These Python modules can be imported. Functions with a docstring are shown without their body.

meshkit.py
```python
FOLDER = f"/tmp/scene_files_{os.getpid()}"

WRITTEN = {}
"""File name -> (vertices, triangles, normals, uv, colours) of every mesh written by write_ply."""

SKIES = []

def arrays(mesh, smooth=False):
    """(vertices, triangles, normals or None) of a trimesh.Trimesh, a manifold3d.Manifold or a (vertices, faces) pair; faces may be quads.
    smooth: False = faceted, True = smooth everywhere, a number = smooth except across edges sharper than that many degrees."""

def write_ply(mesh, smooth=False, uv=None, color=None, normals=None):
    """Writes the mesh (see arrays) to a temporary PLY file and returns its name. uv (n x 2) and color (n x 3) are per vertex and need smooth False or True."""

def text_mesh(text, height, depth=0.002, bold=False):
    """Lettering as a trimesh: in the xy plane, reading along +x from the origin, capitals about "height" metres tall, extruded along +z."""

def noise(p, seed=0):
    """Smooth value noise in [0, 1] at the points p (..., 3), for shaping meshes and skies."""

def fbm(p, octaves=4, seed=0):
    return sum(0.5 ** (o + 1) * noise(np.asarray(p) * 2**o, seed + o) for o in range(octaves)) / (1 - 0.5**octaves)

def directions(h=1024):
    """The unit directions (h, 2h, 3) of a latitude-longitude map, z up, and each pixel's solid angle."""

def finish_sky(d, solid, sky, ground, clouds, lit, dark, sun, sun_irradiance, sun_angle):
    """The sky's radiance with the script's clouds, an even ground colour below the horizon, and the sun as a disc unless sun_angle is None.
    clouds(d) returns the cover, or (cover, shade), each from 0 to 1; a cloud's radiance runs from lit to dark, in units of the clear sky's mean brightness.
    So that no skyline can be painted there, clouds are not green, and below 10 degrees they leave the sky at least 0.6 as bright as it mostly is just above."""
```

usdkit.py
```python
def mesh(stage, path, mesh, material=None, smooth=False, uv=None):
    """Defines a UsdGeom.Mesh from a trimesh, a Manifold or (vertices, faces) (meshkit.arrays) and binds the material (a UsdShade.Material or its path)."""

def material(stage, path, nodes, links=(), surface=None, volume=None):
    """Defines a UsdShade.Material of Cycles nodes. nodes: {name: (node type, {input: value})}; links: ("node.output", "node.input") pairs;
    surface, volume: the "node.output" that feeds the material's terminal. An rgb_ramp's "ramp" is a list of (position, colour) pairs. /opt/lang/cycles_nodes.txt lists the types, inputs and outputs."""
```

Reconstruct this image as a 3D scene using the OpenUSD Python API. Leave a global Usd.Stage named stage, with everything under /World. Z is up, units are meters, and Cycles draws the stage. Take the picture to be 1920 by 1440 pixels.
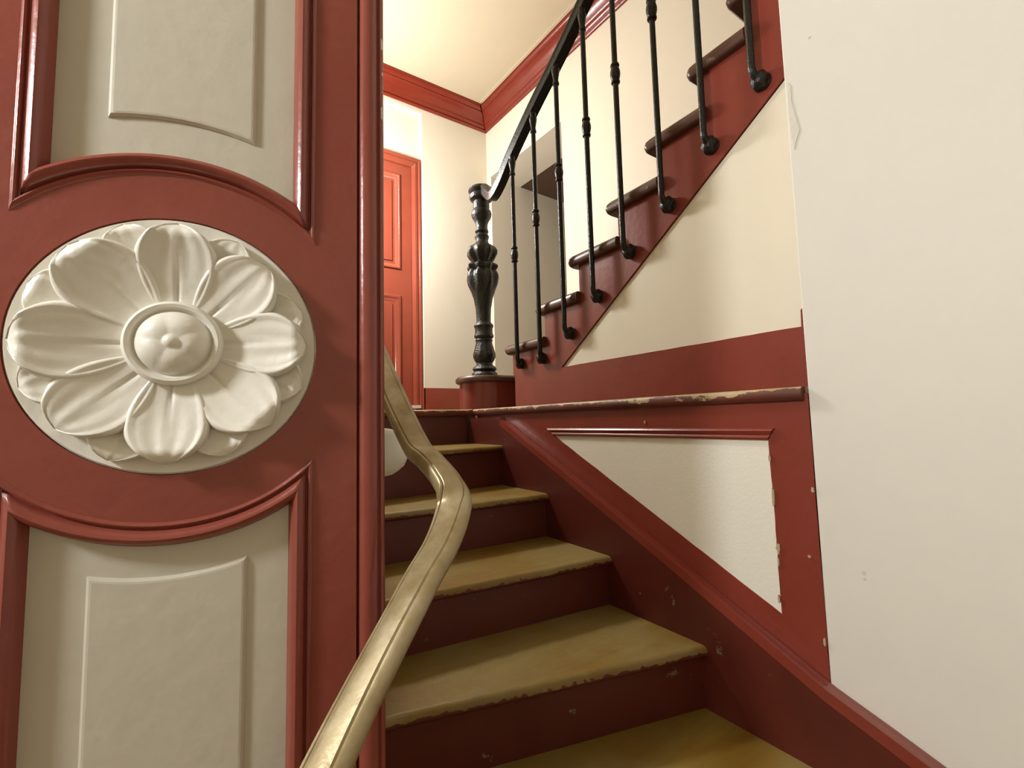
import math, random
import numpy as np, trimesh, shapely, usdkit, meshkit
from shapely.geometry import Polygon, Point, box as sbox
from pxr import Usd, UsdGeom, UsdLux, UsdShade, Gf, Sdf

rng = random.Random(7)
stage = Usd.Stage.CreateInMemory()
UsdGeom.SetStageUpAxis(stage, "Z")
UsdGeom.SetStageMetersPerUnit(stage, 1.0)
world = UsdGeom.Xform.Define(stage, "/World")
stage.SetDefaultPrim(world.GetPrim())

# ------------------------------------------------------------------ camera, lights, exposure
EYE = 1.35
cam = UsdGeom.Camera.Define(stage, "/World/camera")
cam.CreateHorizontalApertureAttr(36.0)
cam.CreateFocalLengthAttr(858.0 / 1920 * 36)
cam.CreateFStopAttr(0.0)
cam.CreateExposureAttr(0.0)
cam.CreateClippingRangeAttr((0.02, 100))
R_, U_, B_ = (0.82991, -0.55732, -0.02557), (-0.02318, -0.08023, 0.99651), (-0.55742, -0.82641, -0.0795)
cam.AddTransformOp().Set(Gf.Matrix4d(*R_, 0, *U_, 0, *B_, 0, 0, 0, EYE, 1))


def sphere_light(name, pos, radius, power, color):
    l = UsdLux.SphereLight.Define(stage, "/World/" + name)
    l.CreateRadiusAttr(radius)
    l.CreateIntensityAttr(power)
    l.CreateColorAttr(Gf.Vec3f(*color))
    l.CreateNormalizeAttr(True)
    l.AddTranslateOp().Set(Gf.Vec3d(*pos))
    return l


sphere_light("landing_lamp", (0.52, 3.00, 3.05), 0.16, 50.0, (1.0, 0.985, 0.96))
sphere_light("hall_lamp", (-1.50, 0.517, 2.36), 0.12, 41.5, (0.98, 0.99, 1.0))

# ------------------------------------------------------------------ materials
LOOKS = "/World/Looks"
UsdGeom.Scope.Define(stage, LOOKS)


def paint(name, color, dark=None, rough=0.35, spec=0.5, bump=0.15, nscale=6.0, fine=90.0, coat=0.0, metallic=0.0):
    dark = dark or tuple(c * 0.86 for c in color)
    return usdkit.material(stage, f"{LOOKS}/{name}", {
        "tc": ("texture_coordinate", {}),
        "n": ("noise_texture", {"scale": nscale, "detail": 4.0, "roughness": 0.6}),
        "r": ("rgb_ramp", {"ramp": [(0.3, dark), (0.7, color)]}),
        "n2": ("noise_texture", {"scale": fine, "detail": 3.0}),
        "b": ("bump", {"strength": bump, "distance": 0.01}),
        "p": ("principled_bsdf", {"roughness": rough, "specular_ior_level": spec, "coat_weight": coat, "coat_roughness": 0.12, "metallic": metallic}),
    }, [("tc.object", "n.vector"), ("tc.object", "n2.vector"), ("n.fac", "r.fac"), ("r.color", "p.base_color"),
        ("n2.fac", "b.height"), ("b.normal", "p.normal")], surface="p.BSDF")


def worn(name, base, chip, lo, hi, scale, rough=0.5, bump=0.3, base2=None, stretch=(1, 1, 1)):
    """Paint worn through in irregular patches: chip colour where noise passes lo..hi."""
    return usdkit.material(stage, f"{LOOKS}/{name}", {
        "tc": ("texture_coordinate", {}),
        "m": ("mapping", {"scale": stretch}),
        "n": ("noise_texture", {"scale": scale, "detail": 6.0, "roughness": 0.65}),
        "k": ("rgb_ramp", {"ramp": [(lo, (0, 0, 0)), (hi, (1, 1, 1))]}),
        "n1": ("noise_texture", {"scale": 5.0, "detail": 3.0}),
        "r1": ("rgb_ramp", {"ramp": [(0.35, base2 or tuple(c * .8 for c in base)), (0.65, base)]}),
        "mx": ("mix_color", {"b": chip}),
        "b": ("bump", {"strength": bump, "distance": 0.004, "invert": True}),
        "p": ("principled_bsdf", {"roughness": rough}),
    }, [("tc.object", "m.vector"), ("m.vector", "n.vector"), ("n.fac", "k.fac"), ("tc.object", "n1.vector"), ("n1.fac", "r1.fac"),
        ("r1.color", "mx.a"), ("k.color", "mx.fac"), ("mx.result", "p.base_color"), ("k.color", "b.height"), ("b.normal", "p.normal")], surface="p.BSDF")


RED = (0.235, 0.043, 0.027)
M = {}
M["red"] = paint("red_gloss_paint", RED, (0.205, 0.036, 0.022), rough=0.3, bump=0.05, fine=45)
M["red_leaf"] = paint("red_screen_paint", (0.265, 0.064, 0.045), (0.24, 0.055, 0.038), rough=0.26, bump=0.10, fine=40)
M["red_door"] = paint("red_door_paint", (0.30, 0.064, 0.034), (0.27, 0.054, 0.028), rough=0.25, bump=0.1, fine=40)
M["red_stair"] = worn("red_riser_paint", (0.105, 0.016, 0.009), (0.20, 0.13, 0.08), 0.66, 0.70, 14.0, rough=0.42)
M["red_cornice"] = paint("red_cornice_paint", (0.21, 0.026, 0.012), (0.185, 0.021, 0.009), rough=0.28, bump=0.1, fine=40)
M["cream"] = paint("cream_wall_paint", (0.77, 0.71, 0.58), (0.75, 0.69, 0.56), rough=0.55, spec=0.35, bump=0.06, nscale=3, fine=25)
M["white"] = paint("white_wall_paint", (0.76, 0.74, 0.68), (0.73, 0.715, 0.66), rough=0.55, spec=0.35, bump=0.08, nscale=2.2, fine=14)
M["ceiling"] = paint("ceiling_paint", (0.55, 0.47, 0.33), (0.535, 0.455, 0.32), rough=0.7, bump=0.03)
M["ivory"] = paint("ivory_panel_paint", (0.575, 0.54, 0.445), (0.55, 0.515, 0.425), rough=0.42, bump=0.10, nscale=5, fine=30)
M["plaster"] = paint("painted_plaster", (0.80, 0.775, 0.69), (0.77, 0.745, 0.66), rough=0.4, bump=0.08, nscale=12, fine=60)
M["spandrel_cream"] = paint("spandrel_panel_paint", (0.83, 0.805, 0.715), (0.81, 0.785, 0.695), rough=0.5, bump=0.05)
M["black"] = paint("black_iron_paint", (0.016, 0.015, 0.011), (0.010, 0.010, 0.008), rough=0.32, spec=0.32, bump=0.25, nscale=40, fine=160)
M["newel"] = paint("newel_cast_iron", (0.022, 0.024, 0.019), (0.009, 0.010, 0.008), rough=0.33, bump=0.4, nscale=60, fine=120)
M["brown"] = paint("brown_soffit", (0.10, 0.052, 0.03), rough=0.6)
M["floor"] = paint("hall_floor", (0.20, 0.12, 0.06), rough=0.6)
M["flake"] = paint("bare_wood_chip", (0.46, 0.35, 0.22), rough=0.7)
M["flake_white"] = paint("white_chip", (0.72, 0.68, 0.6), rough=0.6)
M["upper_tread"] = worn("upper_tread_paint", (0.11, 0.048, 0.029), (0.20, 0.105, 0.05), 0.62, 0.72, 22.0, rough=0.36)
M["nosing"] = usdkit.material(stage, f"{LOOKS}/landing_nosing_paint", {
    "tc": ("texture_coordinate", {}), "g": ("geometry", {}), "sep": ("separate_xyz", {}),
    "m": ("mapping", {"scale": (1.0, 0.55, 1.3)}),
    "n": ("noise_texture", {"scale": 24.0, "detail": 6.0, "roughness": 0.65}),
    "off": ("math", {"math_type": "multiply_add", "value2": 3.3, "value3": -1.42}),
    "add": ("math", {"math_type": "add"}),
    "k": ("rgb_ramp", {"ramp": [(0.50, (0, 0, 0)), (0.58, (1, 1, 1))]}),
    "n1": ("noise_texture", {"scale": 9.0, "detail": 3.0}),
    "r1": ("rgb_ramp", {"ramp": [(0.35, (0.10, 0.026, 0.014)), (0.65, (0.16, 0.034, 0.021))]}),
    "r2": ("rgb_ramp", {"ramp": [(0.35, (0.34, 0.24, 0.10)), (0.65, (0.50, 0.40, 0.24))]}),
    "mx": ("mix_color", {}),
    "b": ("bump", {"strength": 0.5, "distance": 0.004, "invert": True}),
    "p": ("principled_bsdf", {"roughness": 0.5}),
}, [("g.normal", "sep.vector"), ("tc.object", "m.vector"), ("m.vector", "n.vector"), ("n.fac", "off.value1"), ("sep.z", "add.value1"), ("off.value", "add.value2"),
    ("add.value", "k.fac"), ("tc.object", "n1.vector"), ("n1.fac", "r1.fac"), ("n1.fac", "r2.fac"), ("r1.color", "mx.a"), ("r2.color", "mx.b"), ("k.color", "mx.fac"),
    ("mx.result", "p.base_color"), ("k.color", "b.height"), ("b.normal", "p.normal")], surface="p.BSDF")
# yellow worn treads: paint on the upper side, red on the edge below, meeting in a ragged line
usdkit.material(stage, f"{LOOKS}/worn_tread", {
    "tc": ("texture_coordinate", {}), "g": ("geometry", {}),
    "sep": ("separate_xyz", {}),
    "n": ("noise_texture", {"scale": 3.2, "detail": 4.0, "roughness": 0.55}),
    "r": ("rgb_ramp", {"ramp": [(0.34, (0.21, 0.115, 0.013)), (0.46, (0.22, 0.14, 0.028)), (0.58, (0.25, 0.18, 0.060)), (0.75, (0.22, 0.165, 0.065))]}),
    "n3": ("noise_texture", {"scale": 55.0, "detail": 4.0}),
    "m": ("mapping", {"scale": (3.0, 60.0, 1.0)}),
    "ng": ("noise_texture", {"scale": 1.0, "detail": 3.0}),
    "gr": ("rgb_ramp", {"ramp": [(0.3, (0.86, 0.86, 0.86)), (0.7, (1, 1, 1))]}),
    "mul": ("mix_color", {"blend_type": "multiply", "fac": 1.0}),
    "off": ("math", {"math_type": "multiply_add", "value2": 1.3, "value3": -0.20}),
    "add": ("math", {"math_type": "add"}),
    "k": ("rgb_ramp", {"ramp": [(0.52, (0, 0, 0)), (0.62, (1, 1, 1))]}),
    "mx": ("mix_color", {"a": (0.115, 0.022, 0.012)}),
    "b": ("bump", {"strength": 0.15, "distance": 0.004}),
    "p": ("principled_bsdf", {"roughness": 0.42, "specular_ior_level": 0.4}),
}, [("g.normal", "sep.vector"), ("tc.object", "n.vector"), ("n.fac", "r.fac"), ("tc.object", "n3.vector"), ("n3.fac", "off.value1"),
    ("sep.z", "add.value1"), ("off.value", "add.value2"), ("add.value", "k.fac"), ("tc.object", "m.vector"), ("m.vector", "ng.vector"),
    ("ng.fac", "gr.fac"), ("r.color", "mul.a"), ("gr.color", "mul.b"), ("mul.result", "mx.b"), ("k.color", "mx.fac"), ("mx.result", "p.base_color"),
    ("n3.fac", "b.height"), ("b.normal", "p.normal")], surface="p.BSDF")
M["tread"] = f"{LOOKS}/worn_tread"
# worn brass handrail
M["brass"] = usdkit.material(stage, f"{LOOKS}/worn_brass", {
    "tc": ("texture_coordinate", {}),
    "n": ("noise_texture", {"scale": 16.0, "detail": 5.0, "roughness": 0.6}),
    "r": ("rgb_ramp", {"ramp": [(0.32, (0.27, 0.20, 0.09)), (0.52, (0.36, 0.285, 0.155)), (0.68, (0.43, 0.36, 0.23))]}),
    "rr": ("rgb_ramp", {"ramp": [(0.3, (0.30, 0.30, 0.30)), (0.7, (0.44, 0.44, 0.44))]}),
    "n2": ("noise_texture", {"scale": 70.0, "detail": 4.0}),
    "b": ("bump", {"strength": 0.22, "distance": 0.003}),
    "p": ("principled_bsdf", {"metallic": 0.30, "roughness": 0.38}),
}, [("tc.object", "n.vector"), ("n.fac", "r.fac"), ("r.color", "p.base_color"), ("n.fac", "rr.fac"), ("rr.color", "p.roughness"),
    ("tc.object", "n2.vector"), ("n2.fac", "b.height"), ("b.normal", "p.normal")], surface="p.BSDF")

# ------------------------------------------------------------------ object helpers
used = {}


def path_for(parent, name):
    base = (parent.GetPath().pathString if parent else "/World") + "/"
    k = used.get(base + name, 0)
    used[base + name] = k + 1
    return base + (name if k == 0 else f"{name}_{k:03d}")


def tag(p, label=None, category=None, group=None, kind=None):
    p = p.GetPrim() if hasattr(p, "GetPrim") else p
    for k, v in (("label", label), ("category", category), ("group", group), ("kind", kind)):
        if v:
            p.SetCustomDataByKey(k, v)
    return p


def thing(name, label=None, category=None, loc=(0, 0, 0), group=None, kind=None):
    x = UsdGeom.Xform.Define(stage, path_for(None, name))
    x.AddTranslateOp().Set(Gf.Vec3d(*loc))
    return tag(x.GetPrim(), label, category, group, kind)


def part(name, mesh, mat, parent=None, smooth=30, label=None):
    """World-space mesh put under parent (whose translation is taken off)."""
    v, f = (np.array(mesh.vertices), np.array(mesh.faces)) if hasattr(mesh, "vertices") else (np.array(mesh[0], float), np.array(mesh[1]))
    if f.shape[1] == 4:
        f = np.vstack([f[:, [0, 1, 2]], f[:, [0, 2, 3]]])
    if parent is not None:
        t = UsdGeom.XformCache().GetLocalToWorldTransform(parent).ExtractTranslation()
        v = v - np.array(t)
    tm = trimesh.Trimesh(v, f, process=False)
    m = usdkit.mesh(stage, path_for(parent, name), tm, M.get(mat, mat) if isinstance(mat, str) else mat, smooth=smooth)
    if label:
        tag(m, label)
    return m.GetPrim()


def struct(name, mesh, mat, label, smooth=30):
    return tag(part(name, mesh, mat, None, smooth), label, name.split("_")[0], None, "structure")


def bx(x0, x1, y0, y1, z0, z1):
    m = trimesh.creation.box((x1 - x0, y1 - y0, z1 - z0))
    m.apply_translation(((x0 + x1) / 2, (y0 + y1) / 2, (z0 + z1) / 2))
    return m


def cat(*ms):
    return trimesh.util.concatenate([m for m in ms])


def grid(P, closed_u=False, closed_v=False):
    """P (nu, nv, 3) -> quads mesh"""
    nu, nv = P.shape[:2]
    idx = np.arange(nu * nv).reshape(nu, nv)
    a = idx if closed_u else idx[:-1]
    b = np.roll(idx, -1, 0) if closed_u else idx[1:]
    if closed_v:
        a2, b2 = np.roll(a, -1, 1), np.roll(b, -1, 1)
    else:
        a2, b2 = a[:, 1:], b[:, 1:]
        a, b = a[:, :-1], b[:, :-1]
    q = np.stack([a.ravel(), b.ravel(), b2.ravel(), a2.ravel()], 1)
    f = np.vstack([q[:, [0, 1, 2]], q[:, [0, 2, 3]]])
    return trimesh.Trimesh(P.reshape(-1, 3), f, process=False)


def solid(m):
    """outward normals for a closed mesh"""
    m.merge_vertices()
    trimesh.repair.fix_normals(m)
    return m


class Frame:
    """A flat working plane: a along u, b along v, c outward."""

    def __init__(self, o, u, v, w):
        self.o, self.u, self.v, self.w = (np.asarray(t, float) for t in (o, u, v, w))

    def at(self, a, b, c=0.0):
        a, b, c = np.broadcast_arrays(np.asarray(a, float), np.asarray(b, float), np.asarray(c, float))
        return self.o + a[..., None] * self.u + b[..., None] * self.v + c[..., None] * self.w

    def mesh(self, m):
        v = np.asarray(m.vertices)
        t = trimesh.Trimesh(self.at(v[:, 0], v[:, 1], v[:, 2]), m.faces.copy(), process=False)
        if np.dot(np.cross(self.u, self.v), self.w) < 0:
            t.invert()
        return t

    def extrude(self, poly, c0, c1):
        out = []
        for g in getattr(poly, "geoms", [poly]):
            m = trimesh.creation.extrude_polygon(g, c1 - c0, engine="earcut")
            m.apply_translation((0, 0, c0))
            out.append(m)
        return self.mesh(trimesh.util.concatenate(out))


def offset_path(pts, d):
    """Closed counter-clockwise path moved inwards by d with mitred corners, same vertex count."""
    p = np.asarray(pts, float)
    e = np.roll(p, -1, 0) - p
    e /= np.linalg.norm(e, axis=1, keepdims=True)
    n1 = np.stack([-e[:, 1], e[:, 0]], 1)
    n0 = np.roll(n1, 1, 0)
    b = n0 + n1
    b /= np.maximum((b * n1).sum(1, keepdims=True), 1e-6)
    b = b / 1.0
    k = 2.0 / np.maximum((np.linalg.norm(n0 + n1, axis=1, keepdims=True)) ** 2, 0.15)
    return p + d * (n0 + n1) * k / 1.0 * 1.0 if True else p + d * b


def ring(fr, pts, profile):
    """Moulding run round a closed path; profile: (inward offset, height) pairs making a closed section."""
    rows = []
    for d, h in profile:
        q = offset_path(pts, d)
        rows.append(fr.at(q[:, 0], q[:, 1], h))
    return solid(grid(np.stack(rows), closed_u=True, closed_v=True))


def lathe(profile, n=32, axis=(0, 0, 0), mod=None):
    """profile (r, z) from bottom to top, closed at both ends; mod(theta, z, r) -> r"""
    th = np.linspace(0, 2 * np.pi, n, endpoint=False)
    pr = np.asarray(profile, float)
    r = np.repeat(pr[:, :1], n, 1)
    z = np.repeat(pr[:, 1:], n, 1)
    if mod is not None:
        r = mod(np.repeat(th[None], len(pr), 0), z, r)
    P = np.stack([r * np.cos(th) + axis[0], r * np.sin(th) + axis[1], z + axis[2]], -1)
    m = grid(P, closed_v=True)
    v, f = np.array(m.vertices), list(m.faces)
    nv = len(v)
    v = np.vstack([v, [[axis[0], axis[1], axis[2] + pr[0, 1]], [axis[0], axis[1], axis[2] + pr[-1, 1]]]])
    last = (len(pr) - 1) * n
    for i in range(n):
        j = (i + 1) % n
        f.append([nv, j, i])
        f.append([nv + 1, last + i, last + j])
    m = trimesh.Trimesh(v, np.array(f), process=False)
    trimesh.repair.fix_normals(m)
    return m


def spline(P, n=8):
    P = np.asarray(P, float)
    Q = np.vstack([2 * P[0] - P[1], P, 2 * P[-1] - P[-2]])
    out = []
    for i in range(1, len(Q) - 2):
        t = np.linspace(0, 1, n, endpoint=False)[:, None]
        a, b, c, d = Q[i - 1], Q[i], Q[i + 1], Q[i + 2]
        out.append(0.5 * (2 * b + (c - a) * t + (2 * a - 5 * b + 4 * c - d) * t**2 + (3 * b - a - 3 * c + d) * t**3))
    out.append(P[-1:])
    return np.vstack(out)


def sweep(path, section, up=(0, 0, 1), scale=None):
    """Closed section (side, up) swept along a path, section kept upright."""
    path = np.asarray(path, float)
    t = np.gradient(path, axis=0)
    t /= np.linalg.norm(t, axis=1, keepdims=True)
    s = np.cross(t, np.asarray(up, float))
    s /= np.linalg.norm(s, axis=1, keepdims=True)
    u = np.cross(s, t)
    sec = np.asarray(section, float)
    k = np.ones(len(path)) if scale is None else np.asarray(scale)
    P = path[:, None] + s[:, None] * (sec[None, :, :1] * k[:, None, None]) + u[:, None] * (sec[None, :, 1:] * k[:, None, None])
    m = grid(P, closed_v=True)
    n = len(sec)
    v, f = np.array(m.vertices), list(m.faces)
    nv = len(v)
    v = np.vstack([v, path[:1], path[-1:]])
    last = (len(path) - 1) * n
    for i in range(n):
        j = (i + 1) % n
        f += [[nv, j, i], [nv + 1, last + i, last + j]]
    m = trimesh.Trimesh(v, np.array(f), process=False)
    trimesh.repair.fix_normals(m)
    return m


def tube(path, r, n=10):
    th = np.linspace(0, 2 * np.pi, n, endpoint=False)
    path = np.asarray(path, float)
    up = (0, 1, 0) if abs((path[-1] - path[0])[1]) < 0.5 * np.linalg.norm(path[-1] - path[0]) else (1, 0, 0)
    return sweep(path, np.stack([r * np.cos(th), r * np.sin(th)], 1), up)


def jag(a, b, n, amp, seed):
    """Points along a hand-painted edge from a to b, wandering a little."""
    a, b = np.asarray(a, float), np.asarray(b, float)
    t = np.linspace(0, 1, n + 1)
    d = b - a
    nn = np.array([-d[1], d[0]]) / np.linalg.norm(d)
    off = (meshkit.fbm(np.stack([t * n * 0.45, t * 0, t * 0 + seed], 1), 3, seed) - 0.5) * 2 * amp
    off[0] = off[-1] = 0
    return a + t[:, None] * d + off[:, None] * nn


# ------------------------------------------------------------------ the setting
LAND = 1.417            # landing level
CEIL = 4.22
struct("floor", bx(-3.3, 1.30, -4.0, 3.0, -0.06, 0.0), "floor", "dark lower hall floor at the foot of the stairs")
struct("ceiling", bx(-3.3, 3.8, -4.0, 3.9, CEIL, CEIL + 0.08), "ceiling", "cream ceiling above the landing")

# near right wall: its far arris is rounded
wr = Polygon([(1.254, -3.9), (1.254, 0.531), (1.2555, 0.5345), (1.259, 0.536), (1.34, 0.536), (1.34, -3.9)])
z_up = Frame((0, 0, 0), (1, 0, 0), (0, 1, 0), (0, 0, 1))
wall_right = struct("wall_right", z_up.extrude(wr, 0.0, CEIL), "white", "plain white painted wall to the right of the stairs")


def flake(fr, ca, cb, ra, rb, c0, c1, seed, n=13):
    """A thin irregular chip in the plane of fr."""
    r = random.Random(seed)
    th = np.linspace(0, 2 * np.pi, n, endpoint=False)
    k = np.array([r.uniform(0.6, 1.1) for _ in th])
    return fr.extrude(Polygon(np.stack([ca + ra * k * np.cos(th), cb + rb * k * np.sin(th)], 1)).buffer(0), c0, c1)


XN = lambda x: Frame((x, 0, 0), (0, 1, 0), (0, 0, 1), (-1, 0, 0))   # plane facing -x, a = y, b = z
fw = XN(1.254)
# peeling patch near the arris, and two small knocks
pk = Polygon([(0.527, 2.215), (0.520, 2.20), (0.521, 2.16), (0.515, 2.12), (0.507, 2.075), (0.517, 2.05), (0.523, 2.03), (0.527, 2.06), (0.529, 2.12), (0.5285, 2.17)])
part("peeled_patch", fw.extrude(pk, -0.002, 0.0016), "flake_white", wall_right, label="peeling white paint patch near the wall edge")
for k, (a, b) in enumerate([(0.45, 0.985), (0.449, 0.972), (0.47, 2.30)]):
    part("paint_knock", flake(fw, a, b, 0.003, 0.0035, -0.002, 0.0012, 40 + k), "flake_white", wall_right)

# wall under the upper flight
wu = Polygon([(0.40, LAND - 0.02), (2.02, LAND - 0.02), (2.02, 1.588), (1.64, 1.588), (0.40, 1.588 + (1.637 - 0.40) * .7067)])
fu = XN(1.393)
struct("wall_spandrel", fu.extrude(wu, -0.05, 0.0), "cream", "cream wall filling the space below the upper flight")

# far wall with a shallow recess round the door: right part stands proud
YB, YR = 3.52, 3.575
struct("wall_back", cat(bx(1.505, 2.16, YB, YR + 0.1, 0.0, CEIL), bx(-2.0, 1.505, YB, YR + 0.1, 4.015, CEIL),
                        bx(1.485, 1.505, YR, YR + 0.1, 0.0, 4.015), bx(-2.0, 0.60, YR, YR + 0.1, 0.0, 4.015), bx(0.60, 1.485, YR, YR + 0.1, 3.56, 4.015)),
       "cream", "cream far wall of the landing around the red door", smooth=False)

# stair wall (slightly out of square), with an opening into a passage; local frame: a runs from the corner towards the viewer
aw = math.radians(2.6)
dw = np.array([math.sin(aw), -math.cos(aw), 0.0])
FW = Frame((2.15, 3.52, 0), dw, (0, 0, 1), (-math.cos(aw), -math.sin(aw), 0))
wall_poly = sbox(-0.05, 0.0, 5.4, CEIL).difference(sbox(0.07, LAND, 1.02, 3.60))
struct("wall_stair", FW.extrude(wall_poly, -0.34, 0.0), "cream", "cream stair wall with a tall passage opening beyond the balusters", smooth=False)
# the passage beyond it
struct("wall_passage", cat(FW.extrude(sbox(0.05, LAND, 0.07, 3.6), -1.6, -0.34), FW.extrude(sbox(2.2, LAND, 2.25, 3.6), -1.6, -0.34),
                           FW.extrude(sbox(0.05, LAND, 2.25, 3.6), -1.65, -1.6)), "cream", "pale walls of the dim passage beyond the opening", smooth=False)
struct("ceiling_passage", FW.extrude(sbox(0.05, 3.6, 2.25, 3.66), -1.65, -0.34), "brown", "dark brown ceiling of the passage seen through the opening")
struct("floor_passage", FW.extrude(sbox(0.05, LAND - 0.05, 2.25, LAND), -1.65, -0.34), "floor", "floor of the passage")

# shell out of view: behind and left of the viewer
E_ = np.array([0.236, 0.708, 0.0])                 # edge of the panelled screen
dL = np.array([-0.98480775, 0.17364818, 0.0])
nL = np.array([-0.17364818, -0.98480775, 0.0])
FL = Frame(E_, dL, (0, 0, 1), nL)                   # a leftwards from the edge, b up, c towards the viewer
struct("wall_left", FL.extrude(sbox(0.56, 0.0, 3.6, CEIL), -0.10, -0.005), "cream", "cream wall left of the panelled screen")
struct("wall_hall", cat(bx(-3.3, -3.2, -3.9, 1.4, 0, CEIL)), "cream", "cream side wall of the lower hall")
struct("wall_front", bx(-3.3, 1.34, -4.0, -3.9, 0, CEIL), "cream", "cream wall behind the viewpoint")
dI = np.array([math.sin(math.radians(12)), math.cos(math.radians(12)), 0])
nI = np.array([dI[1], -dI[0], 0])
FI = Frame(E_ + dI * 0.045, dI, (0, 0, 1), nI)
struct("wall_inner", cat(FI.extrude(sbox(0.0, 0.0, 0.75, CEIL), -0.10, 0.0), FI.extrude(sbox(0.75, 0.0, 1.50, LAND + 0.02), -0.10, 0.0)), "cream", "inner stair wall behind the panelled screen")

# landing slab with its worn rounded nosing
nose_slope = 0.10
yl = lambda x: 2.222 + nose_slope * (1.235 - x)
land_poly = Polygon([(1.262, 0.536), (1.262, yl(1.262) + 0.045), (0.45, yl(0.45) + 0.045), (-1.6, yl(0.45) + .1), (-1.6, YR), (2.5, YR), (2.5, 0.536)])
landing = struct("floor_landing", z_up.extrude(land_poly, LAND - 0.20, LAND - 0.0005), "floor", "landing floor with a chipped and worn rounded nosing")


def nosing(p0, p1, out, seed, t=0.034, depth=0.03, n=60, amp=0.0015):
    """Rounded nosing from p0 to p1 at landing level, bulging towards out."""
    p0, p1, out = (np.asarray(q, float) for q in (p0, p1, out))
    sec = [(-depth, 0.0), (-0.010, 0.0), (-0.004, -0.0025), (-0.001, -0.007), (0.0, -0.014), (0.0, -0.022), (-0.003, -0.029), (-0.008, -t), (-depth, -t)]
    s = np.linspace(0, 1, n)
    rows = []
    for d, h in sec:
        base = p0[None] + s[:, None] * (p1 - p0)[None]
        nz = (meshkit.fbm(np.stack([s * n * .35, s * 0 + d * 60, s * 0 + h * 60], 1), 3, seed) - .5) * 2 * amp * (0 if d == -depth else 1)
        rows.append(base + out[None] * (d + nz)[:, None] + np.array([0, 0, 1.])[None] * (h + nz * .5)[:, None])
    P = np.stack(rows, 1)
    m = grid(P, closed_v=True)
    v, f = np.array(m.vertices), list(m.faces)
    k = len(sec)
    for o, flip in ((0, 1), ((n - 1) * k, 0)):
        for i in range(1, k - 1):
            f.append([o, o + i, o + i + 1] if not flip else [o, o + i + 1, o + i])
    m = trimesh.Trimesh(v, np.array(f), process=False)
    trimesh.repair.fix_normals(m)
    return m


part("nosing", nosing((1.235, 0.545, LAND), (1.235, 2.226, LAND), (-1, 0, 0), 3), "nosing", landing, label="chipped red and bare wood nosing above the spandrel panel")
part("nosing", nosing((1.235, 2.222, LAND), (0.45, yl(0.45), LAND), (-0.0995, -0.995, 0), 5), "nosing", landing, label="worn nosing of the landing above the top riser")

# cornice: red moulded, in two runs meeting in the corner, with a thin cream fillet along the stair wall
corn = [(0, -.165), (.012, -.165), (.018, -.160), (.022, -.152), (.018, -.144), (.012, -.140), (.028, -.128), (.034, -.118), (.034, -.108), (.044, -.100),
        (.058, -.074), (.082, -.052), (.098, -.046), (.098, -.036), (.112, -.032), (.124, -.022), (.128, -.010), (.138, -.010), (.138, 0), (0, 0)]


def cornice(o, d, n, length, mitre, mitre_end=0.0):
    rows = []
    for p, h in corn:
        rows.append([np.asarray(o) + np.asarray(d) * (p * mitre) + np.asarray(n) * p + np.array([0, 0, CEIL + h]), np.asarray(o) + np.asarray(d) * length + np.asarray(n) * p + np.array([0, 0, CEIL + h])])
    P = np.array(rows).transpose(1, 0, 2)
    m = grid(P, closed_v=True)
    trimesh.repair.fix_normals(m)
    return m


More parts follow.
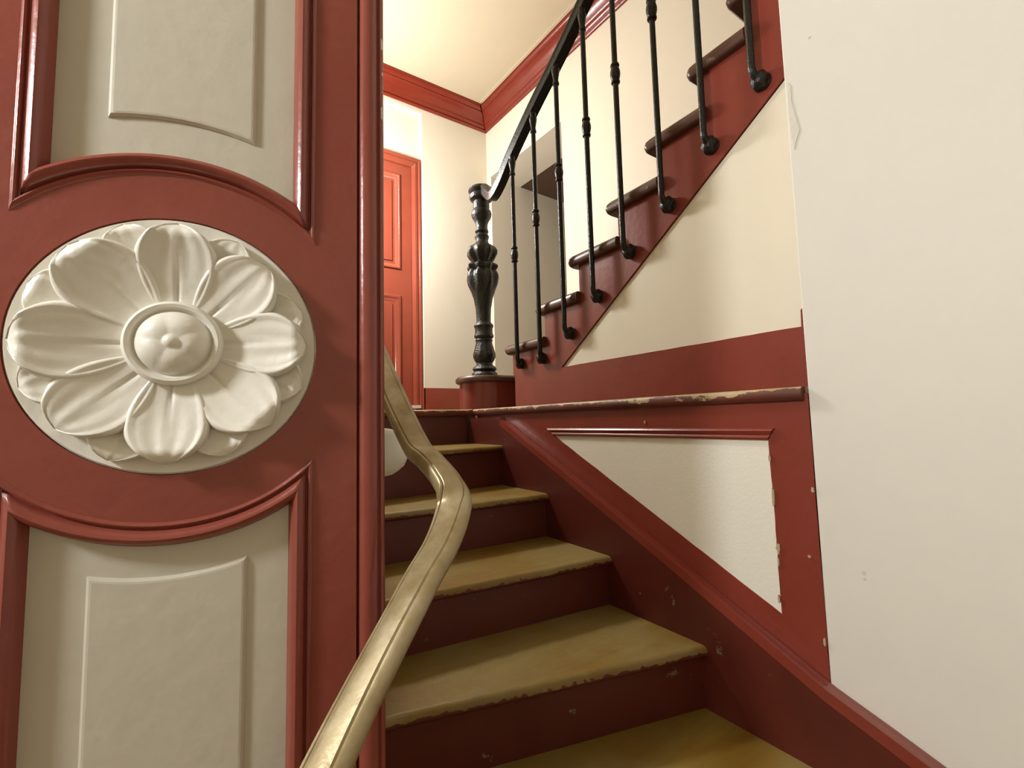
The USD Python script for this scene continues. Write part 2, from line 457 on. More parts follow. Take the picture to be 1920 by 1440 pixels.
struct("trim_1", cornice((2.15, 3.52, 0), (-1, 0, 0), (0, -1, 0), 3.6, 1.046), "red_cornice", "red moulded cornice over the door wall", smooth=35)
struct("trim_2", cornice((2.15, 3.52, 0), dw, FW.w, 5.0, 0.956), "red_cornice", "red moulded cornice along the stair wall", smooth=35)
struct("trim_3", FW.extrude(sbox(0.16, CEIL - 0.012, 5.0, CEIL), 0.138, 0.158), "ceiling", "thin cream fillet between ceiling and stair wall cornice")

# skirtings
struct("baseboard_back", cat(bx(1.497, 2.15, YB - 0.014, YB, LAND, 1.635), bx(1.491, 1.505, YB - 0.014, YR, LAND, 1.635)), "red_door", "red skirting between the far door and the newel block", smooth=False)
jb = jag((0.537, 1.592), (2.02, 1.592), 60, 0.0012, 8)
bb = Polygon(list(map(tuple, jb)) + [(2.02, LAND - 0.01), (0.537, LAND - 0.01)])
base_r = struct("baseboard_right", fu.extrude(bb, 0.0, 0.010), "red", "wide red skirting board above the landing nosing")
part("paint_strip", fu.extrude(Polygon([(0.5885, 1.59), (0.5975, 1.59), (0.596, 1.64), (0.590, 1.645)]), 0.0, 0.004), "red", base_r, label="thin red painted strip rising at the wall edge")

# the red door on the landing: casing and leaf with raised panels
door = thing("door_1", "red panelled door in a red moulded casing on the far landing wall", "door", (1.05, YR, LAND), kind="structure")
FD = Frame((0, YR, 0), (1, 0, 0), (0, 0, 1), (0, -1, 0))


def casing(x0, x1, ztop, w, prof):
    """three-sided architrave; profile from the outer edge inwards"""
    rows = []
    for d, h in prof:
        pts = [(x0 + d, LAND), (x0 + d, ztop - d), (x1 - d, ztop - d), (x1 - d, LAND)]
        rows.append([FD.at(a, b, h) for a, b in pts])
    m = grid(np.array(rows), closed_u=True)
    trimesh.repair.fix_normals(m)
    return m


part("casing", casing(0.60, 1.497, 3.605, 0.08, [(0, 0), (0, .034), (.006, .040), (.014, .040), (.020, .033), (.028, .031), (.036, .036), (.052, .036), (.058, .026), (.066, .022), (.072, .012), (.072, -.03), (0, -.03)]), "red_door", door, smooth=25)
xl, xr = 0.675, 1.423
leaf_poly = sbox(xl, LAND + 0.005, xr, 3.53)
p_up = (xl + 0.09, 2.62, xr - 0.095, 3.44)
p_lo = (xl + 0.09, 1.60, xr - 0.095, 2.40)
lf = leaf_poly.difference(sbox(*p_up)).difference(sbox(*p_lo))
part("door_stile", FD.extrude(lf, -0.035, -0.003), "red_door", door, smooth=False)
for (a0, b0, a1, b1) in (p_up, p_lo):
    path = [(a0, b0), (a1, b0), (a1, b1), (a0, b1)]
    dp = part("door_panel", FD.extrude(sbox(a0 + .07, b0 + .07, a1 - .07, b1 - .07), -0.035, -0.008), "red_door", door, smooth=False)
    part("panel_ground", FD.extrude(sbox(a0, b0, a1, b1), -0.035, -0.016), "red_door", dp, smooth=False)
    part("panel_moulding", ring(FD, path, [(0, -.02), (0, 0.004), (.006, 0.010), (.016, 0.009), (.022, 0.001), (.034, -.004), (.044, -.016), (.044, -.02)]), "red_door", dp, smooth=35)
part("door_back", FD.extrude(leaf_poly, -0.06, -0.035), "red_door", door, smooth=False)
stop = thing("door_stop", "small white plastic door stop at the foot of the red door casing", "door stop", (1.42, YR - 0.05, LAND))
part("body", bx(1.375, 1.47, YR - 0.062, YR - 0.040, LAND + 0.052, LAND + 0.076), "flake_white", stop)
part("screw_plate", bx(1.45, 1.466, YR - 0.040, YR - 0.036, LAND + 0.05, LAND + 0.078), "flake_white", stop)

# ------------------------------------------------------------------ lower flight
low = thing("lower_staircase", "lower flight of worn yellow wooden stairs with dark red risers", "staircase", (0.8, 1.2, 0))
#        right end y, slope to the left, top z
STEPS = [(-0.30, -0.42, 0.170), (0.06, -0.42, 0.345), (0.455, -0.36, 0.520), (0.829, -0.272, 0.694), (1.191, -0.125, 0.863), (1.540, -0.072, 1.041), (1.884, 0.06, 1.232), (2.222, -nose_slope, LAND)]
XR = 1.205
nose = lambda i, x: STEPS[i][0] - STEPS[i][1] * (XR - x) if i < 7 else yl(x)


def left_x(i, y):
    """left end of a step: the inner wall, or open hall before it"""
    if y < 0.70:
        return -0.55
    return 0.236 + 0.2126 * (y - 0.708) + 0.02


for i in range(7):
    y_r, sl, z = STEPS[i]
    n = 44
    # left end where the nosing line meets the inner wall (or the screen)
    xs_l = -0.60
    for x in np.linspace(1.2, -0.6, 400):
        y = nose(i, x)
        if y > 0.70 and x < 0.236 + 0.2126 * (y - 0.75) + 0.012:
            xs_l = x
            break
    if i >= 3:
        xl_f = xl_b = xs_l
    else:
        xl_f = xl_b = xs_l
    s = np.linspace(0, 1, n)
    xf = XR + 0.012 + s * (xl_f - XR - 0.012)
    yf = np.array([nose(i, x) for x in xf])
    yb = np.array([nose(i + 1, x) + 0.035 for x in xf])
    if i < 3:
        yb = np.minimum(yb, np.where(xf < 0.26, 0.695 + 0.176 * (0.236 - xf), 9))
        yb = np.maximum(yb, yf + 0.02)
    jit = (meshkit.fbm(np.stack([s * 22, s * 0 + i, s * 0], 1), 4, 20 + i) - .5) * 0.010
    worn_mid = 0.004 * np.exp(-((s - 0.5) / 0.25) ** 2)
    rows = []
    for d, h in [(0.004, -0.030), (0.004, -0.030), (-0.002, -0.026), (-0.005, -0.019), (-0.004, -0.011), (0.0, -0.005), (0.006, -0.001), (0.013, 0.0)]:
        k = 1.0 if h > -0.03 else 0.3
        rows.append(np.stack([xf, yf + d + jit * k + worn_mid * (h > -0.02), np.full(n, z + h) - worn_mid * .5 * (h > -0.02)], 1))
    rows[0] = np.stack([xf, yb, np.full(n, z - 0.030)], 1)
    rows.append(np.stack([xf, yb, np.full(n, z)], 1))
    P = np.stack(rows, 1)
    m = grid(P, closed_v=True)
    v, f = np.array(m.vertices), list(m.faces)
    kk = P.shape[1]
    for o in (0, (n - 1) * kk):
        for a in range(1, kk - 1):
            f.append([o, o + a, o + a + 1])
    m = trimesh.Trimesh(v, np.array(f), process=False)
    trimesh.repair.fix_normals(m)
    part("tread", m, "tread", low, smooth=50)
    # riser below this tread
    zb = STEPS[i - 1][2] if i else 0.0
    ri = np.stack([np.stack([xf, yf + 0.016, np.full(n, zb - 0.002)], 1), np.stack([xf, yf + 0.016, np.full(n, z - 0.028)], 1),
                   np.stack([xf, yf + 0.032, np.full(n, z - 0.028)], 1), np.stack([xf, yf + 0.032, np.full(n, zb - 0.002)], 1)], 1)
    m = solid(grid(ri, closed_v=True))
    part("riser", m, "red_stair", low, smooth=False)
# top riser under the landing nosing
xs = np.linspace(XR + 0.012, 0.56, 12)
ys = np.array([yl(x) + 0.028 for x in xs])
ri = np.stack([np.stack([xs, ys, np.full(12, 1.232)], 1), np.stack([xs, ys, np.full(12, LAND - 0.033)], 1), np.stack([xs, ys + .012, np.full(12, LAND - 0.033)], 1), np.stack([xs, ys + .012, np.full(12, 1.232)], 1)], 1)
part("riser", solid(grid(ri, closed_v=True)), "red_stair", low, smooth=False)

# closed stringer on the right with its bead cap
top_line = [(2.20, 1.470), (1.86, 1.333), (0.895, 0.886), (0.523, 0.707), (0.318, 0.640), (-0.9, 0.05)]
fs = XN(1.205)
tl = np.array(top_line)
top_c = np.array([p for p in top_line if p[1] <= 1.336])
strp = Polygon([(2.21, LAND - 0.05), (1.94, LAND - 0.05)] + [(a, b - 0.012) for a, b in top_c] + [(-0.9, 0.0), (0.3, 0.0), (2.21, 0.95)])
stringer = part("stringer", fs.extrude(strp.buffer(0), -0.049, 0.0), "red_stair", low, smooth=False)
sec = [(-0.026, -0.016), (-0.030, -0.008), (-0.028, 0.000), (-0.023, 0.004), (-0.015, 0.005), (0.0, 0.006), (0.012, 0.010), (0.025, 0.011), (0.025, -0.016)]
cp = [(1.229, a, b - 0.008) for a, b in [(1.90, 1.352), (1.86, 1.333), (1.38, 1.111), (0.895, 0.886), (0.70, 0.793), (0.523, 0.708), (0.42, 0.671), (0.318, 0.632), (-0.9, 0.05)]]
part("stringer_cap", sweep(np.array(cp[::-1]), [(-a, b) for a, b in sec]), "red", stringer, smooth=40, label="glossy bead cap along the stringer")

# ------------------------------------------------------------------ spandrel panelling below the landing
sp = thing("spandrel_panelling", "triangular cream panel in a chipped red frame below the landing nosing", "panelling", (1.27, 1.1, 0.7))
fp = XN(1.254)
hole = Polygon([(1.548, 1.281)] + [tuple(p) for p in jag((1.548, 1.281), (0.637, 0.832), 40, 0.0012, 3)[1:-1]] + [(0.637, 0.832)] + [tuple(p) for p in jag((0.637, 0.832), (0.641, 1.288), 26, 0.0022, 4)[1:]])
outer = Polygon([(0.5365, 1.40)] + [tuple(p) for p in jag((0.5365, 1.40), (0.5355, 0.60), 40, 0.0016, 9)[1:]] + [(0.9, 0.60), (2.20, 1.25), (2.20, 1.40)])
part("frame", fp.extrude(outer.difference(hole), -0.012, 0.0), "red", sp, smooth=False)
part("panel", fp.extrude(Polygon([(1.60, 1.31), (0.62, 1.31), (0.62, 0.80)]), -0.020, -0.003), "spandrel_cream", sp, smooth=False)
ms = [(-0.010, -0.016), (0.004, -0.016), (0.007, -0.011), (0.006, -0.006), (0.003, -0.003), (0.007, 0.002), (0.009, 0.008), (0.006, 0.013), (0.002, 0.016), (-0.010, 0.016)]
m_rows = [[fp.at(0.632 - 0.6 * h, 1.297 + h, c), fp.at(1.566 + 1.6 * h, 1.297 + h, c)] for c, h in ms]
mm = grid(np.array(m_rows), closed_u=True)
mm = trimesh.Trimesh(mm.vertices, np.vstack([mm.faces] + [[[e, 2 * i + e, 2 * i + 2 + e]] for e in (0, 1) for i in range(1, len(ms) - 1)]), process=False)
part("moulding", solid(mm), "red", sp, smooth=40, label="thin chipped moulding along the top of the cream panel")
for k, (a, b, ra, rb) in enumerate([(0.640, 1.232, .0035, .012), (0.637, 1.13, .004, .03), (0.634, 1.00, .006, .015), (0.635, 0.965, .003, .012), (0.641, 0.87, .003, .01), (0.541, 1.16, .004, .008), (0.5405, 0.80, .003, .012), (0.56, 0.995, .004, .004), (1.05, 1.333, .004, .006)]):
    part("paint_chip", flake(fp, a, b, ra, rb, -0.002, 0.0035, 60 + k), "flake", sp, label="bare wood chip in the red paint")
part("backing", fp.extrude(Polygon([(0.54, 1.395), (0.54, 0.3), (2.2, 0.9), (2.2, 1.395)]), -0.10, -0.020), "red", sp, smooth=False)

# ------------------------------------------------------------------ upper flight
upf = thing("upper_staircase", "upper flight of dark red open-string stairs climbing to the right", "staircase", (1.9, 1.5, LAND))
TIP = [(2.089, 1.756), (1.802, 1.917), (1.545, 2.083), (1.301, 2.236), (1.090, 2.392), (0.895, 2.555), (0.741, 2.698), (0.600, 2.845), (0.46, 3.0)]
xw = lambda y: 2.15 + math.tan(aw) * (3.52 - y) - 0.004
NOSE, TH = 0.052, 0.048
for i, (yt, zt) in enumerate(TIP):
    yb = (TIP[i + 1][0] if i + 1 < len(TIP) else yt - 0.14) - NOSE - 0.004
    # plan with a rounded free corner; rounded section built from shrunken layers
    def plan(k):
        r = 0.022
        th = np.linspace(math.pi / 2, math.pi, 7)
        cx, cy = 1.357 + r + k, yt - r - k
        pts = [(xw(yt), yt - k)] + [(cx + r * math.cos(t), cy + r * math.sin(t)) for t in th] + [(1.357 + k, yb), (xw(yt), yb)]
        return np.array(pts)
    rows = [np.column_stack([plan(k), np.full(10, zt + h)]) for k, h in [(0.012, -TH), (0.004, -TH + .008), (0.0, -TH * .55), (0.003, -0.010), (0.012, 0.0)]]
    P = np.stack(rows, 0)
    m = grid(P, closed_v=True)
    v, f = np.array(m.vertices), list(m.faces)
    nn = P.shape[1]
    for o in (0, 4 * nn):
        for a in range(1, nn - 1):
            f.append([o, o + a, o + a + 1])
    m = trimesh.Trimesh(v, np.array(f), process=False)
    trimesh.repair.fix_normals(m)
    part("tread", m, "upper_tread", upf, smooth=40)
    zl = TIP[i - 1][1] if i else 1.60
    part("riser", bx(1.40, xw(yt), yt - NOSE - 0.012, yt - NOSE, zl - 0.002, zt - TH + 0.002), "red", upf, smooth=False)
prof = []
for i, (yt, zt) in enumerate(TIP):
    prof += [(yt - NOSE, (TIP[i - 1][1] if i else 1.592) - (TH * .5 if i else 0)), (yt - NOSE, zt - TH * .5)]
prof += [(0.33, TIP[-1][1] - TH * .5), (0.33, 1.592 + (1.637 - 0.33) * .7067), (1.637, 1.592), (2.035, 1.592)]
part("stringer", XN(1.393).extrude(Polygon(prof).buffer(0), -0.03, 0.008), "red", upf, smooth=False, label="stepped red stringer with a straight lower edge")
# rounded first step that carries the newel
NX, NY = 1.40, 2.367
ST1 = 1.612


def bullnose(r, z0, z1, edge):
    th = np.linspace(math.pi / 2, 1.5 * math.pi, 25)
    rows = []
    for k, h in edge:
        pts = [(2.19, NY + r - k)] + [(NX + (r - k) * math.cos(t), NY + (r - k) * math.sin(t)) for t in th] + [(2.19, NY - r + k)]
        rows.append(np.column_stack([np.array(pts), np.full(27, h)]))
    P = np.stack(rows, 0)
    m = grid(P, closed_v=True)
    v, f = np.array(m.vertices), list(m.faces)
    for o in (0, (len(edge) - 1) * 27):
        for a in range(1, 26):
            f.append([o, o + a, o + a + 1])
    m = trimesh.Trimesh(v, np.array(f), process=False)
    trimesh.repair.fix_normals(m)
    return m


cs = part("starting_step", bullnose(0.152, LAND, ST1, [(0, LAND), (0, ST1 - 0.036)]), "red", upf, smooth=40, label="round-ended starting step under the newel post")
part("step_top", bullnose(0.176, LAND, ST1, [(0.01, ST1 - 0.038), (0.002, ST1 - 0.032), (0.0, ST1 - 0.02), (0.003, ST1 - 0.008), (0.012, ST1)]), "upper_tread", cs, smooth=40)

# ------------------------------------------------------------------ iron balustrade of the upper flight
bal = thing("iron_balustrade", "black iron balustrade with ornate newel along the upper flight", "balustrade", (NX, NY, ST1))
K = 0.00331
zy = lambda c: ST1 + (706 - (260 + c / 2.667)) * K
# (radius px in the crop, crop y)
npf = [(62, 1190), (63, 1180), (60, 1170), (50, 1160), (58, 1150), (54, 1140), (40, 1130), (38, 1120), (46, 1108), (52, 1090), (52, 1075), (46, 1050), (40, 1025), (39, 1015), (42, 1008), (38, 1000),
       (46, 992), (47, 985), (42, 972), (42, 950), (47, 938), (45, 930), (36, 922), (34, 912), (35, 885), (37, 850), (46, 800), (58, 765), (68, 730), (72, 700), (71, 682), (64, 668), (60, 660),
       (68, 650), (69, 638), (60, 628), (44, 620), (48, 610), (60, 596), (68, 578), (70, 562), (64, 545), (50, 535), (36, 525), (31, 515), (29, 505), (33, 495), (35, 487), (31, 478), (26, 470), (33, 462), (30, 452),
       (27, 440), (30, 420), (36, 405), (46, 388), (50, 372), (47, 358), (38, 346), (40, 338), (40, 318), (38, 308), (44, 302), (54, 296), (58, 286), (57, 276), (50, 268), (56, 262), (62, 254), (60, 244), (50, 236), (30, 230), (4, 228)]


def lobes(th, z, r):
    t = (z - zy(760)) / (zy(530) - zy(760))
    k = np.clip(np.minimum(t * 6, (1 - t) * 6), 0, 1)
    t2 = (z - zy(1108)) / (zy(1040) - zy(1108))
    k2 = np.clip(np.minimum(t2 * 4, (1 - t2) * 4), 0, 1)
    return r * (1 + 0.12 * k * np.cos(8 * th + 14 * (z - 2.2) * (t < .4)) + 0.035 * k2 * np.cos(10 * th))


nm = lathe([(a / 2.667 * K * 1.02, zy(c)) for a, c in npf], 48, (NX, NY, 0), lobes)
newel = part("newel_post", nm, "newel", bal, smooth=35, label="ornate cast newel post with gadrooned bulb")
HR = [(1.345, 0.46, 3.830), (1.345, 0.90, 3.505), (1.345, 1.341, 3.176), (1.345, 1.522, 3.050), (1.345, 1.737, 2.917), (1.345, 1.937, 2.777), (1.346, 2.060, 2.675), (1.354, 2.150, 2.644), (1.370, 2.225, 2.690), (1.388, 2.300, 2.755), (1.400, 2.365, 2.785)]
hr = spline(HR, 8)
rsec = [(-.023, -.026), (-.025, -.020), (-.025, .004), (-.029, .010), (-.029, .018), (-.024, .026), (-.012, .032), (0, .034), (.012, .032), (.024, .026), (.029, .018), (.029, .010), (.025, .004), (.025, -.020), (.023, -.026)]
part("rail", sweep(hr, rsec), "black", bal, smooth=35, label="black handrail sweeping down to the newel cap")
rods = [(1.948, 1.646), (1.766, 1.651), (1.555, 1.739), (1.371, 1.866), (1.187, 1.999), (1.000, 2.111), (0.825, 2.242), (0.651, 2.353), (0.50, 2.47)]
rod_y = [1.924, 1.731, 1.547, 1.358, 1.184, 0.997, 0.822, 0.656, 0.50]
mids = [2.218, 2.340, 2.485, 2.596, 2.722, 2.847, 2.97, 3.09, 3.2]
tops = {0, 2}
for i, (yk, zk) in enumerate(rods):
    xr_ = 1.335
    zt = float(np.interp(yk, hr[:, 1], hr[:, 2])) if i > 1 else float(np.interp(yk, hr[:70, 1], hr[:70, 2]))
    zt -= 0.020
    yo = rod_y[i]
    path = [(xr_, yo, zt), (xr_, yo, zk + 0.30), (xr_, yo, zk + 0.060)]
    for t in np.linspace(0, math.pi / 2, 7):
        w = 1 - math.cos(t)
        path.append((xr_ + 0.030 * w, yo + (yk - yo) * w, zk + 0.034 - 0.034 * math.sin(t)))
    path.append((1.392, yk, zk))
    b = part("baluster", tube(path, 0.0112 - 0.0004 * (i > 4)), "black", bal, smooth=60)
    zm = mids[i]
    part("collar", lathe([(.011, zm - .044), (.017, zm - .040), (.018, zm - .034), (.013, zm - .029), (.017, zm - .022), (.020, zm - .008), (.020, zm + .006), (.017, zm + .020), (.013, zm + .027), (.018, zm + .032), (.017, zm + .039), (.011, zm + .044)], 14, (xr_, yo, 0)), "black", b, smooth=35)
    zc = zt - 0.045
    part("top_collar", lathe([(.011, zc - .055), (.016, zc - .050), (.015, zc - .040), (.012, zc - .030), (.015, zc - .010), (.019, zc + .012), (.020, zc + .024), (.014, zc + .034), (.016, zc + .05)], 14, (xr_, yo, 0)), "black", b, smooth=35)
    kn = trimesh.creation.icosphere(2, 0.026)
    kv = np.array(kn.vertices)
    ang = np.arctan2(kv[:, 2], kv[:, 1])
    kv *= (1 + 0.10 * np.cos(6 * ang) * (np.hypot(kv[:, 1], kv[:, 2]) / 0.026) ** 2)[:, None]
    kv = kv * [0.95, 1, 1.08] + [1.369, yk, zk]
    fl = lathe([(.026, 0), (.028, .004), (.024, .009), (.014, .011)], 16)
    fv = np.array(fl.vertices)
    fl = trimesh.Trimesh(np.stack([1.3845 - fv[:, 2], yk + fv[:, 0], zk + fv[:, 1]], 1), fl.faces)
    trimesh.repair.fix_normals(fl)
    part("bracket_knob", cat(trimesh.Trimesh(kv, kn.faces), fl), "black", b, smooth=35)

# ------------------------------------------------------------------ panelled screen with the rosette
scr = thing("panelled_screen", "tall dark red screen with cream panels and a carved flower rosette", "panelling", tuple(E_ + dL * 0.28))
CU, CZ, RR = 0.2735, 1.4635, 0.1725
UO, UI, RO = 0.103, 0.446, 0.2335
ZT, ZB = 2.95, 0.12


def outline(sign, d=0.0, ro=None, uo=None, ui=None, ends=(ZT, ZB)):
    """panel outline moved inwards by d: straight sides, and an arc concentric with the rosette at the inner end"""
    r = (RO if ro is None else ro) + d
    a0, a1 = (UO if uo is None else uo) + d, (UI if ui is None else ui) - d
    aa = np.linspace(a0, a1, 41)
    zz = CZ + sign * np.sqrt(r * r - (aa - CU) ** 2)
    far = ends[0] - d if sign > 0 else ends[1] + d
    pts = list(zip(aa, zz)) + [(a1, far), (a0, far)]
    return np.array(pts if sign > 0 else pts[::-1])


def outline_ring(sign, profile, **kw):
    rows = []
    for d, h in profile:
        q = outline(sign, d, **kw)
        rows.append(FL.at(q[:, 0], q[:, 1], h))
    return solid(grid(np.stack(rows), closed_u=True, closed_v=True))


up_o, lo_o = outline(1), outline(-1)
frame_poly = sbox(0.0425, 0.02, 0.56, 3.1).difference(Polygon(up_o)).difference(Polygon(lo_o)).difference(Point(CU, CZ).buffer(RR + 0.0005, 48))
part("frame", FL.extrude(frame_poly, -0.045, 0.0), "red_leaf", scr, smooth=20)
bead = Polygon([(0.0425, -0.045), (0.0425, -0.006), (0.0405, -0.0075), (0.038, -0.001), (0.033, 0.004), (0.026, 0.006), (0.019, 0.005), (0.013, 0.001), (0.0105, -0.003), (0.009, -0.0035), (0.0065, -0.001), (0.003, -0.002), (0.0, -0.007), (0.0, -0.045)])
fz = Frame(E_, dL, nL, (0, 0, 1))
part("edge_bead", fz.extrude(bead, 0.02, 3.1), "red_leaf", scr, smooth=50, label="rounded bead along the edge of the screen")
mprof = [(-0.001, -0.014), (-0.001, -0.0015), (0.0, 0.0005), (0.002, 0.0025), (0.004, 0.0035), (0.006, 0.0025), (0.0075, -0.0015), (0.009, -0.002), (0.0115, 0.004), (0.0155, 0.0085), (0.020, 0.010), (0.0245, 0.0075), (0.028, 0.002), (0.030, -0.006), (0.0318, -0.010), (0.0318, -0.014)]
for nm_, sgn in (("upper", 1), ("lower", -1)):
    pn = part("cream_panel", FL.extrude(Polygon(outline(sgn, 0.024)), -0.028, -0.010), "ivory", scr, smooth=False, label=f"cream {nm_} panel with a raised field")
    part("panel_moulding", outline_ring(sgn, mprof), "red_leaf", scr, smooth=40, label=f"glossy red moulding round the {nm_} panel")
    kw = dict(ro=0.317 if sgn > 0 else 0.304, uo=0.1855, ui=0.3585, ends=(ZT - 0.085, ZB + 0.085))
    side = [outline(sgn, d, **kw) for d in (0, 0, 0.0035, 0.006)]
    rows = [FL.at(q[:, 0], q[:, 1], h) for q, h in zip(side, (-0.014, -0.009, -0.0055, -0.005))]
    part("raised_field", cat(grid(np.stack(rows), closed_v=True), FL.extrude(Polygon(side[3]), -0.012, -0.005)), "ivory", pn, smooth=25)
for k, (a, b, ra, rb) in enumerate([(0.0035, 1.984, .0028, .010), (0.0035, 1.862, .003, .013), (0.0025, 1.93, .0018, .004)]):
    part("paint_chip", flake(FL, a, b, ra, rb, -0.010, -0.0015, 80 + k), "flake_white", scr, label="white chip on the screen edge")


def petal(fr, ang, r0, r1, wmax, w0, hb, peak, seed, tip=0.62, pointed=False, bend=0.0):
    nu, nv = 22, 25
    u = np.linspace(0, 1, nu)[:, None]
    v = np.linspace(-1, 1, nv)[None]
    wid = np.where(u < tip, w0 + (wmax - w0) * np.sin(np.pi / 2 * u / tip), wmax * np.clip(1 - ((u - tip) / (1 - tip)) ** 2, 0, 1) ** 0.66)
    if pointed:
        wid = np.where(u < tip, wid, wmax * np.clip(1 - ((u - tip) / (1 - tip)) ** 1.5, 0, 1))
    wid = np.maximum(wid, 0.0012)
    ph, ph2 = rng.uniform(0, 6), rng.uniform(-.06, .06)
    k = peak / 0.042
    long_ = hb + (peak - hb) * np.clip(u / 0.86, 0, 1) ** 1.25 - 0.42 * peak * np.clip((u - 0.84) / 0.16, 0, 1) ** 1.7
    av = np.abs(v)
    edge = np.clip((u - 0.80) / 0.18, 0, 1)
    dish = 0.0075 * k * (np.sin(np.pi * np.clip(u, 0, 1)) ** 0.7) * (av ** 2.4 - 0.5) * (1 - 0.6 * edge)
    rim = 0.0022 * k * np.exp(-(((av - 0.86) / 0.07) ** 2)) * np.clip(u / 0.25, 0, 1)
    roll = -0.011 * k * np.clip((av - 0.88) / 0.12, 0, 1) ** 2 * (0.35 + 0.65 * u) + rim
    crease = -0.0042 * k * np.exp(-(((v - ph2) / 0.06) ** 2)) * np.clip(1 - 1.1 * u, 0, 1)
    flute = 0.0011 * k * np.cos(3.6 * np.pi * v + 1.3 * np.sin(ph)) * np.clip((u - 0.25) / 0.35, 0, 1) * (1 - np.clip((u - .82) / .14, 0, 1)) * (1 - av ** 3)
    h = long_ + dish + roll + crease + flute + 0.0008 * np.sin(5 * u + ph) * av
    rho = r0 + (r1 - r0) * u + 0 * v
    lat = v * wid + bend * u**2
    top = np.stack([rho * math.cos(ang) - lat * math.sin(ang), rho * math.sin(ang) + lat * math.cos(ang), h], -1)
    bot = top.copy()
    bot[..., 2] = 0.0
    loop_i = [(0, j) for j in range(nv)] + [(i, nv - 1) for i in range(1, nu)] + [(nu - 1, j) for j in range(nv - 2, -1, -1)] + [(i, 0) for i in range(nu - 2, 0, -1)]
    g = grid(top)
    lt = np.array([top[i, j] for i, j in loop_i])
    lm = lt.copy()
    lm[:, 2] = lm[:, 2] * 0.45
    lb = lt.copy()
    lb[:, 2] = 0
    # sides undercut slightly so each petal keeps its own edge
    ctr = np.array([(r0 + r1) / 2 * math.cos(ang), (r0 + r1) / 2 * math.sin(ang), 0])
    lb[:, :2] = ctr[:2] + (lb[:, :2] - ctr[:2]) * 0.93
    sd = grid(np.stack([lt, lm, lb]), closed_v=True)
    m = trimesh.util.concatenate([g, sd])
    m.merge_vertices()
    trimesh.repair.fix_normals(m)
    # top must face outward
    if (m.face_normals[: len(g.faces), 2].mean() if len(m.faces) >= len(g.faces) else 1) < 0:
        m.invert()
    return fr.mesh(m)


def rosette(fr, parent, R=0.1725, rel=1.0):
    """Carved flower on a dished disc, centred on fr; all in units of R = 0.1725."""
    k = R / 0.1725
    sf = Frame(fr.o, fr.u * k, fr.v * k, fr.w * k * rel)
    prof = [(0.1725, -0.012), (0.1725, 0.003), (0.1700, 0.0055), (0.165, 0.0045), (0.150, 0.001), (0.10, 0.000), (0.04, 0.0), (0.002, 0.0)]
    d = lathe(prof, 96)
    ro = part("rosette", sf.mesh(d), "plaster", parent, smooth=40, label="carved round flower rosette in cream plaster")
    # back petals first, peeping out between the large ones
    for i in range(8):
        a = math.radians(22.5 + 45 * i + rng.uniform(-3, 3))
        part("back_petal", petal(sf, a, 0.085, 0.1655 + rng.uniform(-.003, .001), 0.037 + rng.uniform(-.002, .003), 0.024, 0.006, 0.020, i, tip=0.55, bend=rng.uniform(-.006, .006)), "plaster", ro, smooth=45)
    for i, da in enumerate((2, 1, -1, -2, 2, 0, -2, 1)):
        a = math.radians(45 * i + da)
        part("petal", petal(sf, a, 0.046, 0.1610 + rng.uniform(-.003, .001), 0.0470 + rng.uniform(-.002, .003), 0.024, 0.010, 0.034 + rng.uniform(-.002, .002), i, tip=0.56, bend=rng.uniform(-.004, .004)), "plaster", ro, smooth=45)
    bp = [(0.056, 0.0), (0.056, 0.017), (0.0545, 0.022), (0.051, 0.0245), (0.047, 0.0235), (0.0445, 0.019), (0.043, 0.018), (0.0415, 0.020), (0.038, 0.0255), (0.032, 0.0305), (0.024, 0.034), (0.016, 0.0345), (0.011, 0.033), (0.008, 0.034), (0.005, 0.0365), (0.002, 0.0372)]

    def zmod(m):
        v = np.array(m.vertices)
        r = np.hypot(v[:, 0], v[:, 1])
        th = np.arctan2(v[:, 1], v[:, 0])
        kk = np.clip((r - 0.008) / 0.02, 0, 1) * (r < 0.0405)
        v[:, 2] += kk * (0.0022 * np.abs(np.cos(2.5 * th + .3)) - 0.0022)
        return trimesh.Trimesh(v, m.faces, process=False)
    part("boss", sf.mesh(zmod(lathe(bp, 60))), "plaster", ro, smooth=45)
    return ro


rosette(Frame(FL.at(CU, CZ, -0.006), -FL.u, FL.v, FL.w), scr)

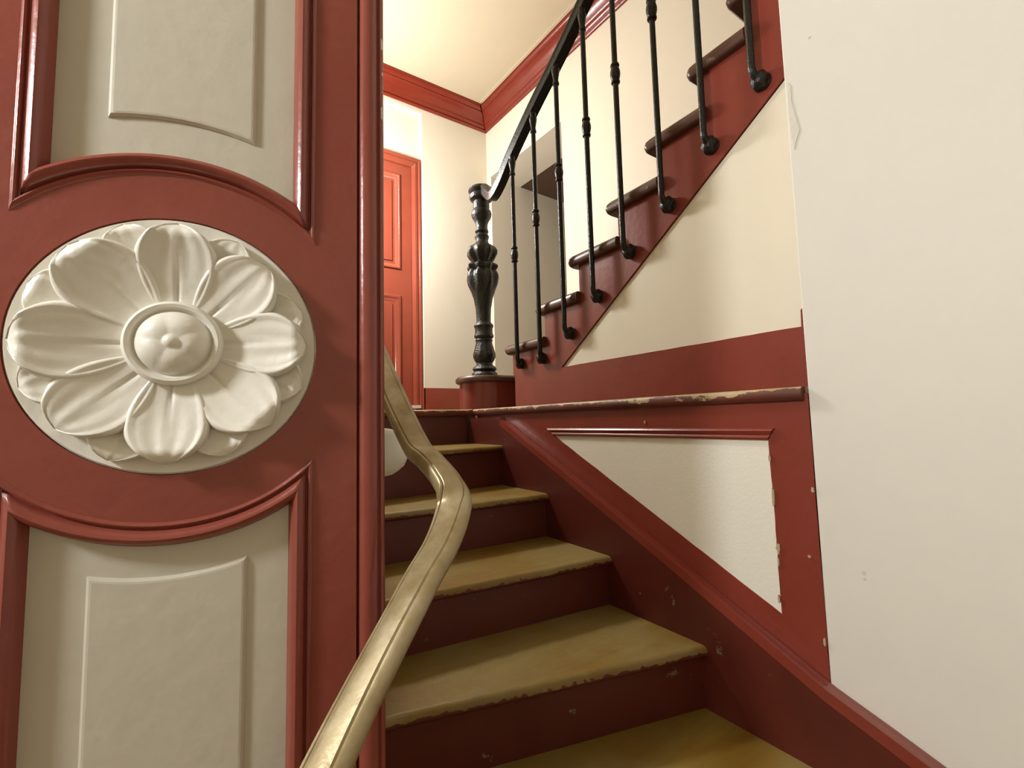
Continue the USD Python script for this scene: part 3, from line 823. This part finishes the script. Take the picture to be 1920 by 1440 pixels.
# a second rosette on the inner stair wall, just showing past the screen
side = thing("plaster_roundel", "pale domed plaster roundel on the inner wall peeping out below the brass handrail", "roundel", tuple(FI.at(0.26, 1.30)))
fr_ = Frame(FI.at(0.26, 1.288, 0.0), FI.u, FI.v, FI.w)
part("rim", fr_.mesh(lathe([(0.066, 0.0), (0.066, 0.010), (0.062, 0.014), (0.058, 0.012), (0.054, 0.012)], 48)), "plaster", side, smooth=40)
part("dome", fr_.mesh(lathe([(0.054, 0.0), (0.0535, 0.028), (0.050, 0.048), (0.042, 0.062), (0.032, 0.074), (0.018, 0.081), (0.001, 0.084)], 48)), "plaster", side, smooth=60)

# ------------------------------------------------------------------ brass handrail wrapping round the screen's edge
rail = thing("brass_handrail", "worn brass handrail bending round the edge of the red screen", "handrail", (0.34, 0.70, 1.22))
RP = [(-0.20, 0.30, 0.66), (-0.05, 0.42, 0.81), (0.119, 0.561, 0.977), (0.245, 0.621, 1.115), (0.300, 0.650, 1.165), (0.333, 0.674, 1.205), (0.346, 0.692, 1.233), (0.343, 0.718, 1.261), (0.333, 0.757, 1.289), (0.326, 0.797, 1.310), (0.322, 0.885, 1.385), (0.332, 1.035, 1.496), (0.352, 1.20, 1.60)]
hp = spline(RP, 10)
W = 0.0285
hsec = [(-W, -.006), (-W, .004), (-W + .003, .0080), (-W + .0065, .0085), (-W + .0078, .0068), (-W + .0095, .0095), (-.010, .0115), (.004, .0115), (.0125, .0102), (.0142, .0074), (.0160, .0082), (.021, .0066), (.0262, .0022), (W, -.004), (.0275, -.010), (.022, -.017), (-.022, -.017)]
part("rail", sweep(hp, hsec), "brass", rail, smooth=38)
for t in (118, 8):
    p = hp[min(t, len(hp) - 1)] + np.array([0, 0, -0.014])
    tgt = FI.at(float((p - FI.o) @ FI.u), p[2] - 0.05, 0.0) if t == 118 else p + np.array([-0.02, 0.42, -0.06])
    if t == 118:
        part("bracket", tube([p, p + np.array([-.004, 0, -.03]), (p + tgt) / 2 + np.array([0, 0, -0.015]), tgt], 0.006), "brass", rail, smooth=60)
